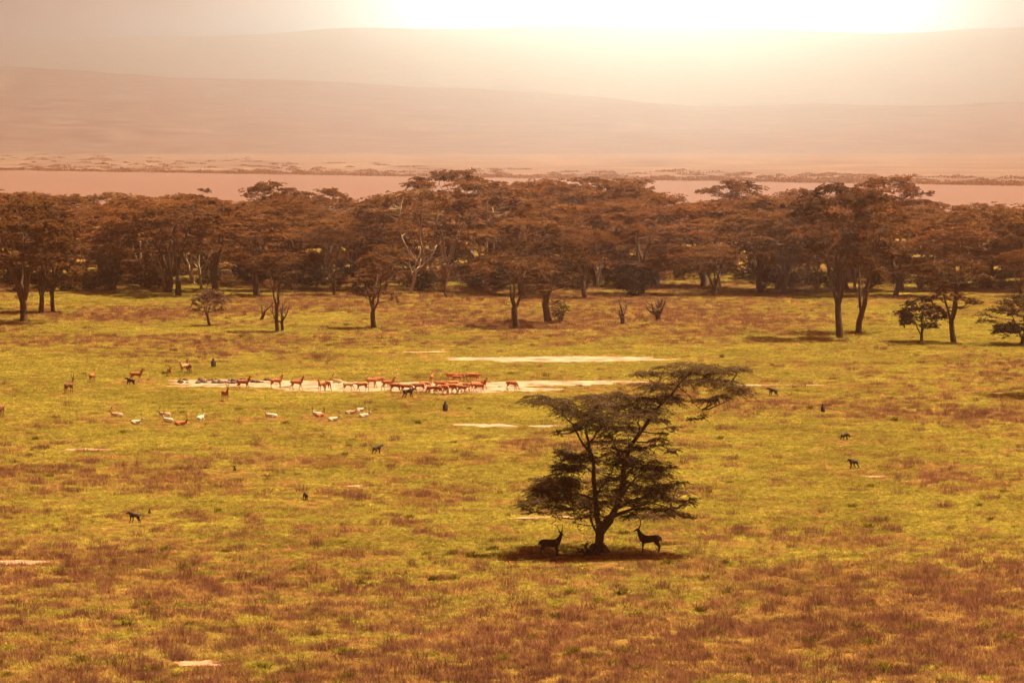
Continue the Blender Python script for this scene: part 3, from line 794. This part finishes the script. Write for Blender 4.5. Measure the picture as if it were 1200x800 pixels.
# ------------------------------------------------------------------ animals
def body(name, lofts, voxel=.022, ratio=.5):
    """one continuous skin round overlapping lofts: each a list of (x, y, z, half width, half height)"""
    g = Geo()
    for st in lofts:
        st = np.array(st, float); P = st[:, :3]; k = 10; n = len(P)
        T = np.gradient(P, axis=0); T /= np.linalg.norm(T, axis=1)[:, None] + 1e-9
        Sd = np.cross(T, np.where(np.abs(T[:, 2:3]) > .93, [[1., 0, 0]], [[0, 0, 1.]]))
        Sd[np.abs(T[:, 2]) > .93] = [0, 1, 0]
        Sd /= np.linalg.norm(Sd, axis=1)[:, None] + 1e-9
        for i in range(1, n):
            if (Sd[i] * Sd[i - 1]).sum() < 0: Sd[i] *= -1
        U = np.cross(Sd, T); U /= np.linalg.norm(U, axis=1)[:, None] + 1e-9
        th = np.arange(k) * 2 * math.pi / k
        V = P[:, None] + np.cos(th)[None, :, None] * Sd[:, None] * st[:, 3][:, None, None] + np.sin(th)[None, :, None] * U[:, None] * st[:, 4][:, None, None]
        V = V.reshape(-1, 3)
        i = np.arange(n - 1)[:, None] * k; j = np.arange(k)[None]; j2 = (j + 1) % k
        F = np.stack([i + j, i + j2, i + k + j2, i + k + j], -1).reshape(-1, 4)
        e0, e1 = len(V), len(V) + 1
        V = np.r_[V, [P[0] - T[0] * st[0, 4] * .5], [P[-1] + T[-1] * st[-1, 4] * .5]]
        jj = np.arange(k)
        caps = np.r_[np.c_[jj, np.full(k, e0), np.full(k, e0), (jj + 1) % k], np.c_[(n - 1) * k + jj, (n - 1) * k + (jj + 1) % k, np.full(k, e1), np.full(k, e1)]]
        g.add(V, F); base = g.n - len(V)
        g.tri = getattr(g, 'tri', []); g.tri += [np.c_[(jj + 1) % k, jj, np.full(k, e0)] + base, np.c_[(n - 1) * k + jj, (n - 1) * k + (jj + 1) % k, np.full(k, e1)] + base]
    me = mesh_np(name, np.concatenate(g.V), np.concatenate(g.F), np.concatenate(g.tri))
    bm = bmesh.new(); bm.from_mesh(me); bmesh.ops.recalc_face_normals(bm, faces=bm.faces); bm.to_mesh(me); bm.free()
    o = bpy.data.objects.new('tmp', me); COL.objects.link(o)
    r = o.modifiers.new('r', 'REMESH'); r.mode = 'VOXEL'; r.voxel_size = voxel
    sm = o.modifiers.new('s', 'SMOOTH'); sm.factor = .5; sm.iterations = 3
    de = o.modifiers.new('d', 'DECIMATE'); de.ratio = ratio
    dg = bpy.context.evaluated_depsgraph_get()
    res = bpy.data.meshes.new_from_object(o.evaluated_get(dg)); res.name = name
    bpy.data.objects.remove(o); bpy.data.meshes.remove(me)
    res.polygons.foreach_set('use_smooth', np.ones(len(res.polygons), bool))
    return res

def antelope(pose='stand', head='up', bulk=1.0):
    Lf = []
    dz = 0.0
    if pose != 'lie':
        Lf.append([(-.58, 0, .80, .05, .07), (-.50, 0, .79, .12, .15), (-.34, 0, .785, .145, .165), (-.08, 0, .75, .155, .175), (.18, 0, .725, .15, .195), (.36, 0, .75, .135, .19), (.47, 0, .79, .09, .13)])
        sw = {'stand': (.0, .02, .0, -.03), 'walk': (.16, -.14, -.15, .13), 'graze': (.10, -.04, -.06, .06), 'drink': (.16, .10, -.02, .05)}[pose]
        for sgn, a in ((1, sw[0]), (-1, sw[1])):
            Lf.append([(.34, sgn * .085, .74, .06, .11), (.32 + a * .2, sgn * .10, .55, .045, .06), (.355 + a * .6, sgn * .085, .31, .028, .032), (.34 + a, sgn * .08, .09, .020, .022), (.37 + a, sgn * .08, .015, .026, .032)])
        for sgn, a in ((1, sw[2]), (-1, sw[3])):
            Lf.append([(-.44, sgn * .075, .80, .08, .14), (-.37 + a * .2, sgn * .10, .57, .06, .09), (-.53 + a * .7, sgn * .085, .35, .028, .038), (-.49 + a, sgn * .08, .10, .020, .022), (-.46 + a, sgn * .08, .015, .026, .032)])
        Lf.append([(-.58, 0, .86, .03, .03), (-.635, 0, .76, .028, .03), (-.64, 0, .58, .014, .016)])
    else:
        dz = -.60
        Lf.append([(-.56, 0, .24, .08, .10), (-.46, 0, .25, .16, .20), (-.25, 0, .26, .18, .21), (.0, 0, .27, .17, .21), (.22, 0, .28, .16, .21), (.36, 0, .31, .13, .19), (.45, 0, .33, .09, .13)])
        for sgn in (1, -1):
            Lf.append([(-.38, sgn * .12, .22, .08, .13), (-.08, sgn * .20, .12, .05, .06), (-.36, sgn * .23, .05, .03, .03), (-.12, sgn * .25, .035, .022, .022)])
            Lf.append([(.32, sgn * .10, .22, .06, .09), (.50, sgn * .13, .07, .035, .04), (.28, sgn * .17, .04, .025, .025)])
        Lf.append([(-.58, 0, .26, .03, .03), (-.66, 0, .12, .02, .02)])
    if head in ('up', 'side'):
        Lf.append([(.34, 0, .80 + dz, .09, .17), (.46, 0, .93 + dz, .072, .13), (.54, 0, 1.08 + dz, .058, .09), (.585, 0, 1.22 + dz, .052, .07)])
        hd = [(.55, 0, 1.26, .052, .06), (.64, 0, 1.255, .052, .062), (.73, 0, 1.215, .04, .046), (.82, 0, 1.165, .028, .032), (.855, 0, 1.145, .024, .024)]
        ears = [[(.56, sg * .04, 1.30, .02, .02), (.53, sg * .11, 1.35, .02, .035), (.51, sg * .17, 1.39, .008, .012)] for sg in (1, -1)]
        if head == 'side':
            c, s_ = math.cos(1.2), math.sin(1.2)
            rot = lambda p: ((p[0] - .59) * c + p[1] * s_ + .59, -(p[0] - .59) * s_ + p[1] * c, p[2], p[3], p[4])
            hd = [rot(p) for p in hd]; ears = [[rot(p) for p in e] for e in ears]
        for q in [hd] + ears: Lf.append([(p[0], p[1], p[2] + dz, p[3], p[4]) for p in q])
    elif head == 'low':
        Lf.append([(.36, 0, .79, .08, .14), (.52, 0, .80, .06, .09), (.66, 0, .80, .05, .065), (.76, 0, .81, .045, .055)])
        Lf.append([(.73, 0, .83, .05, .058), (.82, 0, .80, .048, .055), (.93, 0, .73, .03, .034), (.98, 0, .70, .024, .024)])
        for sg in (1, -1): Lf.append([(.73, sg * .04, .86, .02, .02), (.69, sg * .11, .89, .02, .03), (.66, sg * .16, .91, .008, .012)])
    else:
        Lf.append([(.38, 0, .78, .08, .14), (.54, 0, .62, .058, .09), (.66, 0, .42, .046, .064), (.72, 0, .26, .045, .055)])
        Lf.append([(.69, 0, .30, .05, .055), (.76, 0, .22, .05, .055), (.82, 0, .11, .034, .038), (.845, 0, .05, .026, .028)])
        for sg in (1, -1): Lf.append([(.68, sg * .04, .31, .02, .02), (.65, sg * .10, .32, .02, .03), (.63, sg * .15, .33, .008, .012)])
    if pose != 'lie':
        for i, q in enumerate(Lf):
            k = 1.02 * bulk if i == 0 else (1.25 * bulk if i < 5 else 1.08 * bulk)
            Lf[i] = [(p[0], p[1], p[2], p[3] * k, p[4] * k) for p in q]
    return body('body', Lf)

def horns(kind, dz=0.0, turn=0.0):
    out = []
    for sg in (1, -1):
        g = Geo()
        if kind == 'lyre':
            P = [(.575, .03, 1.30), (.53, .07, 1.40), (.48, .13, 1.50), (.46, .16, 1.60), (.48, .145, 1.70), (.51, .13, 1.78)]
        else:
            P = [(.575, .03, 1.30), (.55, .045, 1.42), (.50, .065, 1.55), (.45, .09, 1.66), (.44, .10, 1.76)]
        P = np.array(P) * [1, sg, 1]
        c, s_ = math.cos(turn), math.sin(turn)
        x, y = P[:, 0] - .59, P[:, 1].copy()
        P[:, 0] = x * c + y * s_ + .59; P[:, 1] = -x * s_ + y * c; P[:, 2] += dz
        g.tube(P, np.linspace(.034, .012, len(P)), 6)
        out.append(g.mesh('horn', True))
    return out

def fur(name, back, flank, belly, zlo, zhi):
    m, N, Lk = nt(name)
    out = N.new('ShaderNodeOutputMaterial'); b = N.new('ShaderNodeBsdfPrincipled')
    b.inputs['Roughness'].default_value = .7; b.inputs['Specular IOR Level'].default_value = .2
    t = N.new('ShaderNodeTexCoord'); sep = N.new('ShaderNodeSeparateXYZ'); Lk.new(t.outputs['Object'], sep.inputs[0])
    nz = noise(N, Lk, t.outputs['Object'], 14, 3)
    ad = N.new('ShaderNodeMath'); ad.operation = 'MULTIPLY_ADD'; ad.inputs[1].default_value = .10; Lk.new(nz, ad.inputs[0]); Lk.new(sep.outputs['Z'], ad.inputs[2])
    mr = N.new('ShaderNodeMapRange'); mr.inputs['From Min'].default_value = zlo; mr.inputs['From Max'].default_value = zhi; Lk.new(ad.outputs[0], mr.inputs['Value'])
    col = ramp(N, Lk, mr.outputs[0], [(.0, flank), (.42, belly), (.56, flank), (.70, back), (1, back)])
    Lk.new(col, b.inputs['Base Color']); Lk.new(b.outputs[0], out.inputs[0]); return m
fur('fur_rufous', (.36, .125, .045), (.42, .19, .085), (.60, .42, .27), .1, .95)
fur('fur_fawn', (.40, .18, .075), (.46, .25, .12), (.64, .48, .32), .1, .95)
fur('fur_red', (.30, .085, .03), (.36, .14, .055), (.56, .36, .22), .1, .95)
fur('fur_dark', (.045, .024, .018), (.05, .028, .02), (.06, .034, .024), .1, .95)  # coat darkened to carry the tree's shade in its colour
fur('fur_brown', (.16, .055, .028), (.20, .075, .035), (.26, .12, .06), .1, .95)
fur('fur_pale', (.42, .25, .13), (.52, .36, .22), (.66, .56, .42), .0, .75)
fur('fur_white', (.68, .56, .42), (.74, .64, .50), (.78, .72, .60), .0, .75)
fur('fur_lying_rufous', (.45, .15, .06), (.50, .22, .09), (.70, .52, .36), -.25, .55)
solid('horn', [(.3, (.03, .02, .016)), (.7, (.07, .045, .035))], 8, .5)
A = {'stand': antelope('stand', 'up'), 'turned': antelope('stand', 'side'), 'walk': antelope('walk', 'up'), 'walk_low': antelope('walk', 'low'),
     'graze': antelope('graze', 'down'), 'drink': antelope('drink', 'down'), 'lie': antelope('lie', 'up'), 'lie_turned': antelope('lie', 'side')}
A['buck'] = antelope('stand', 'up', 1.13); A['buck_turned'] = antelope('stand', 'side', 1.13)
HORN = {'lyre': horns('lyre'), 'lyre_turned': horns('lyre', 0, 1.2), 'long_lie': horns('long', -.6), 'long_lie_turned': horns('long', -.6, 1.2)}
variants = {}
def animal(pose, matn, x, y, rz, label, cat='antelope', group=None, s=1.0, hk=None, name='impala'):
    p = px(x, y)
    t = thing(name, label, cat, p, R(rz), group, s)
    key = (pose, matn)
    if key not in variants:
        me = A[pose].copy(); me.materials.clear(); me.materials.append(MATS[matn]); variants[key] = me
    link('body', variants[key], None, t)
    if hk:
        for h in HORN[hk]: link('horn', h, MATS['horn'], t)
    return t
HERD = 'impala herd on the pale mud flat'
ra = random.Random(5)
# the two bucks in the shade
animal('buck_turned', 'fur_dark', 645, 652, 8, 'dark horned buck in the shade left of the acacia trunk, rump towards the left', hk='lyre_turned', s=1.02, name='antelope')
animal('buck', 'fur_dark', 761, 647.5, 176, 'dark horned buck in the shade right of the acacia trunk, facing the trunk', hk='lyre', s=1.05, name='antelope')
# stragglers, each told apart
animal('stand', 'fur_brown', 81, 461, 60, 'dark brown horned antelope standing apart on the grass', hk='lyre', name='antelope', s=1.05)
animal('stand', 'fur_rufous', 108, 449, 80, 'impala seen from behind on the grass near a baboon')
animal('walk', 'fur_rufous', 160, 447, 4, 'impala walking right just behind a baboon')
animal('stand', 'fur_rufous', 198.5, 441, -75, 'small impala facing forward alone on the grass', s=.85)
animal('stand', 'fur_pale', 216, 437.5, 230, 'pale impala beside a darker one at the rear of the grass')
animal('stand', 'fur_brown', 221.5, 437, 110, 'dark impala beside a pale one at the rear of the grass')
animal('walk', 'fur_rufous', 285.5, 456.5, 3, 'impala walking head up across the trampled mud clods')
animal('turned', 'fur_rufous', 324, 455, 20, 'impala on the mud flat looking back with head high')
animal('walk', 'fur_rufous', 348, 457, 5, 'impala following the looking-back one across the mud flat')
animal('stand', 'fur_rufous', 264, 470, -60, 'impala on the grass in front of the mud clods', hk='lyre')
animal('stand', 'fur_brown', 1, 488, -100, 'dark impala at the very left edge of the grass')
animal('graze', 'fur_rufous', 600, 457.5, -20, 'lone impala grazing at the thin end of the mud flat', s=.95)
animal('stand', 'fur_rufous', 377, 458.5, -120, 'impala of a close pair, standing nearer the clods', s=.95)
animal('drink', 'fur_rufous', 384, 458, -60, 'impala of a close pair with its head lowered')
animal('graze', 'fur_pale', 408, 458, 30, 'small pale impala between the pair and the herd', s=.85)
herd = [(424, 459, 185, 'walk_low'), (436, 454, 10, 'walk_low'), (445, 453, -10, 'graze'), (455, 457, 8, 'walk'), (464, 460, -5, 'graze'), (477, 460.5, 0, 'graze'), (491, 460, 170, 'walk_low'),
        (502, 461.5, 250, 'drink'), (507, 462, 200, 'graze'), (513, 462.5, -30, 'drink'), (519, 461.5, 150, 'graze'), (523, 462.5, -70, 'drink'), (529, 461.5, 185, 'graze'), (536, 461, 0, 'graze'),
        (542, 462, -20, 'walk_low'), (545, 459, 170, 'graze'), (506, 450, 80, 'stand'), (529, 448, 175, 'walk_low'), (536, 449.5, -8, 'walk_low'), (540, 447, 0, 'graze'), (551, 447, 190, 'graze'),
        (556, 448.5, -5, 'walk_low'), (557, 459, 215, 'graze'), (562, 459.5, 30, 'walk'), (565, 456, -20, 'walk'), (516, 457, 20, 'graze'), (531, 456, 190, 'walk_low'), (498, 456.5, 0, 'graze')]
HL = {'walk_low': 'rufous impala of the herd walking with neck level', 'graze': 'rufous impala of the herd grazing with head down', 'drink': 'rufous impala of the herd with forelegs set and head down',
      'walk': 'rufous impala of the herd walking with head up', 'stand': 'rufous impala standing with rump to the herd'}
for x, y, r, pose in herd:
    animal(pose, ra.choice(['fur_rufous', 'fur_rufous', 'fur_fawn', 'fur_red']), x, y, r + ra.uniform(-18, 18), HL[pose], group=HERD + ' ' + pose.replace('_', ' '), s=ra.uniform(.84, 1.0))
# resting gazelles
GZ = 'resting gazelles'
for x, y, r, mt, turned, lab in [
        (137, 489, 175, 'fur_pale', 0, 'pale gazelle lying in the grass, first of the resting row'), (160, 497, 5, 'fur_white', 0, 'white-bodied gazelle lying alone just behind the first'),
        (193, 488, 178, 'fur_pale', 0, 'buff gazelle lying at the back of a close trio'), (197, 495, 150, 'fur_white', 0, 'white gazelle lying in the middle of a close trio'),
        (212, 499, 8, 'fur_lying_rufous', 0, 'red-brown gazelle lying in front of a close trio'), (235, 492, 60, 'fur_white', 1, 'white gazelle with tall upright horns lying beside the trio'),
        (318, 490, 170, 'fur_white', 0, 'gazelle lying by itself below the mud flat'), (372, 488, 150, 'fur_white', 1, 'white gazelle of a touching pair, head turned'),
        (375, 489, 40, 'fur_lying_rufous', 0, 'darker gazelle of a touching pair'), (391, 494, 6, 'fur_white', 0, 'white gazelle lying in front of the touching pair'),
        (411, 486, 0, 'fur_pale', 0, 'buff gazelle lying at the end of the resting row'), (422, 483, 5, 'fur_white', 0, 'white gazelle farthest back at the end of the row'),
        (427, 489.5, 10, 'fur_white', 1, 'small white gazelle lying in front of the two at the row end'), (395, 449, 160, 'fur_pale', 0, 'pale gazelle lying at the rear rim of the mud flat')]:
    animal('lie_turned' if turned else 'lie', mt, x, y, r, lab, 'gazelle', GZ, ra.uniform(.78, .88), 'long_lie_turned' if turned else 'long_lie', 'gazelle')

def baboon(pose):
    Lf = []
    if pose == 'walk' or pose == 'forage':
        Lf.append([(-.38, 0, .50, .07, .09), (-.28, 0, .50, .12, .14), (-.05, 0, .52, .125, .14), (.15, 0, .56, .14, .18), (.28, 0, .59, .12, .17), (.34, 0, .61, .08, .12)])
        for sg, a in ((1, .07), (-1, -.09)):
            Lf.append([(.24, sg * .10, .55, .06, .09), (.22 + a, sg * .11, .32, .045, .05), (.26 + a, sg * .10, .10, .033, .036), (.28 + a, sg * .10, .03, .04, .028), (.34 + a, sg * .10, .02, .035, .02)])
        for sg, a in ((1, -.08), (-1, .08)):
            Lf.append([(-.30, sg * .09, .48, .075, .12), (-.22 + a, sg * .12, .30, .055, .065), (-.36 + a, sg * .10, .12, .033, .038), (-.36 + a, sg * .10, .035, .035, .03), (-.24 + a, sg * .10, .02, .036, .02)])
        if pose == 'walk': Lf += [[(.28, 0, .64, .10, .12), (.38, 0, .70, .085, .10), (.46, 0, .71, .08, .09), (.55, 0, .66, .05, .055), (.63, 0, .62, .038, .04)]]
        else: Lf += [[(.28, 0, .60, .10, .12), (.40, 0, .52, .085, .10), (.48, 0, .44, .08, .085), (.52, 0, .34, .05, .055), (.54, 0, .27, .038, .04)]]
        Lf.append([(-.38, 0, .54, .03, .03), (-.50, 0, .62, .025, .025), (-.58, 0, .55, .02, .02), (-.62, 0, .30, .016, .016)])
    else:
        Lf.append([(-.14, 0, .06, .13, .10), (-.12, 0, .16, .16, .15), (-.06, 0, .34, .155, .14), (.0, 0, .50, .15, .13), (.03, 0, .60, .10, .10)])
        Lf.append([(.02, 0, .62, .09, .10), (.05, 0, .72, .09, .10), (.13, 0, .74, .075, .08), (.22, 0, .69, .048, .05), (.28, 0, .66, .038, .04)])
        for sg in (1, -1):
            Lf.append([(-.08, sg * .10, .14, .08, .09), (.12, sg * .16, .26, .06, .06), (.16, sg * .15, .08, .038, .04), (.26, sg * .15, .025, .04, .022)])
            Lf.append([(.0, sg * .13, .54, .05, .06), (.06, sg * .17, .36, .04, .04), (.20, sg * .12, .20, .032, .032), (.25, sg * .10, .12, .03, .03)])
        Lf.append([(-.16, 0, .08, .03, .03), (-.34, 0, .04, .022, .022), (-.48, .05, .03, .016, .016)])
    return body('body', Lf, .02, .5)
for k in ('walk', 'forage', 'sit'): A['baboon_' + k] = baboon(k)
fur('fur_baboon', (.032, .020, .015), (.026, .017, .013), (.032, .021, .016), 0, .7)
for x, y, r, pose, lab, s_ in [
        (153.5, 452, 170, 'walk', 'dark baboon walking in front of the impala by the grass', 1.0), (250, 431, 90, 'sit', 'dark baboon sitting far back on the grass', 1.25), (478.5, 466, 10, 'walk', 'baboon walking along the near rim of the mud flat', 1.15),
        (522, 482, 100, 'sit', 'baboon sitting on the grass in front of the herd', 1.1), (442, 532, 35, 'walk', 'baboon walking alone in the middle of the grass', .9), (358, 586, 110, 'forage', 'baboon foraging alone, seen from behind', .7),
        (275, 552, 180, 'sit', 'small baboon sitting by itself in the short grass', .5), (158, 612, 175, 'walk', 'large brownish baboon walking near a small one', .85), (175, 602, 60, 'sit', 'tiny baboon behind the large brownish one', .4),
        (1000, 549, 215, 'walk', 'large baboon walking, nearest of the four strung across the grass', .95), (990, 516, 20, 'forage', 'baboon foraging, second of the four strung across the grass', .8), (964.5, 483, 100, 'sit', 'baboon sitting, third of the four strung across the grass', .9),
        (906, 464, 175, 'walk', 'baboon walking, farthest of the four strung across the grass', 1.0), (835, 477, 10, 'forage', 'baboon seen under the drooping sprays of the lone acacia', 1.15)]:
    animal('baboon_' + pose, 'fur_baboon', x, y, r, lab, 'baboon', 'baboons on the grass', s_, None, 'baboon')

# ------------------------------------------------------------------ dusty air
bm = bmesh.new(); bmesh.ops.create_cube(bm, size=1)
me = bpy.data.meshes.new('haze'); bm.to_mesh(me); bm.free()
hz = link('haze', me, None, kind='stuff')
hz.dimensions = (15000, 19200, 640); hz.location = (0, 9000, 640 / 2 - 1.5)
hz.scale = (15000, 19200, 640)
m, N, Lk = nt('dusty_air')
out = N.new('ShaderNodeOutputMaterial'); v = N.new('ShaderNodeVolumePrincipled')
v.inputs['Color'].default_value = (1.0, .60, .53, 1); v.inputs['Absorption Color'].default_value = (1, 1, 1, 1)
v.inputs['Density'].default_value = 2.1e-4
v.inputs['Anisotropy'].default_value = .925
Lk.new(v.outputs[0], out.inputs['Volume'])
me.materials.append(m)
hz['label'] = 'warm dusty haze over the plain'; hz['category'] = 'haze'
hz.display_type = 'WIRE'
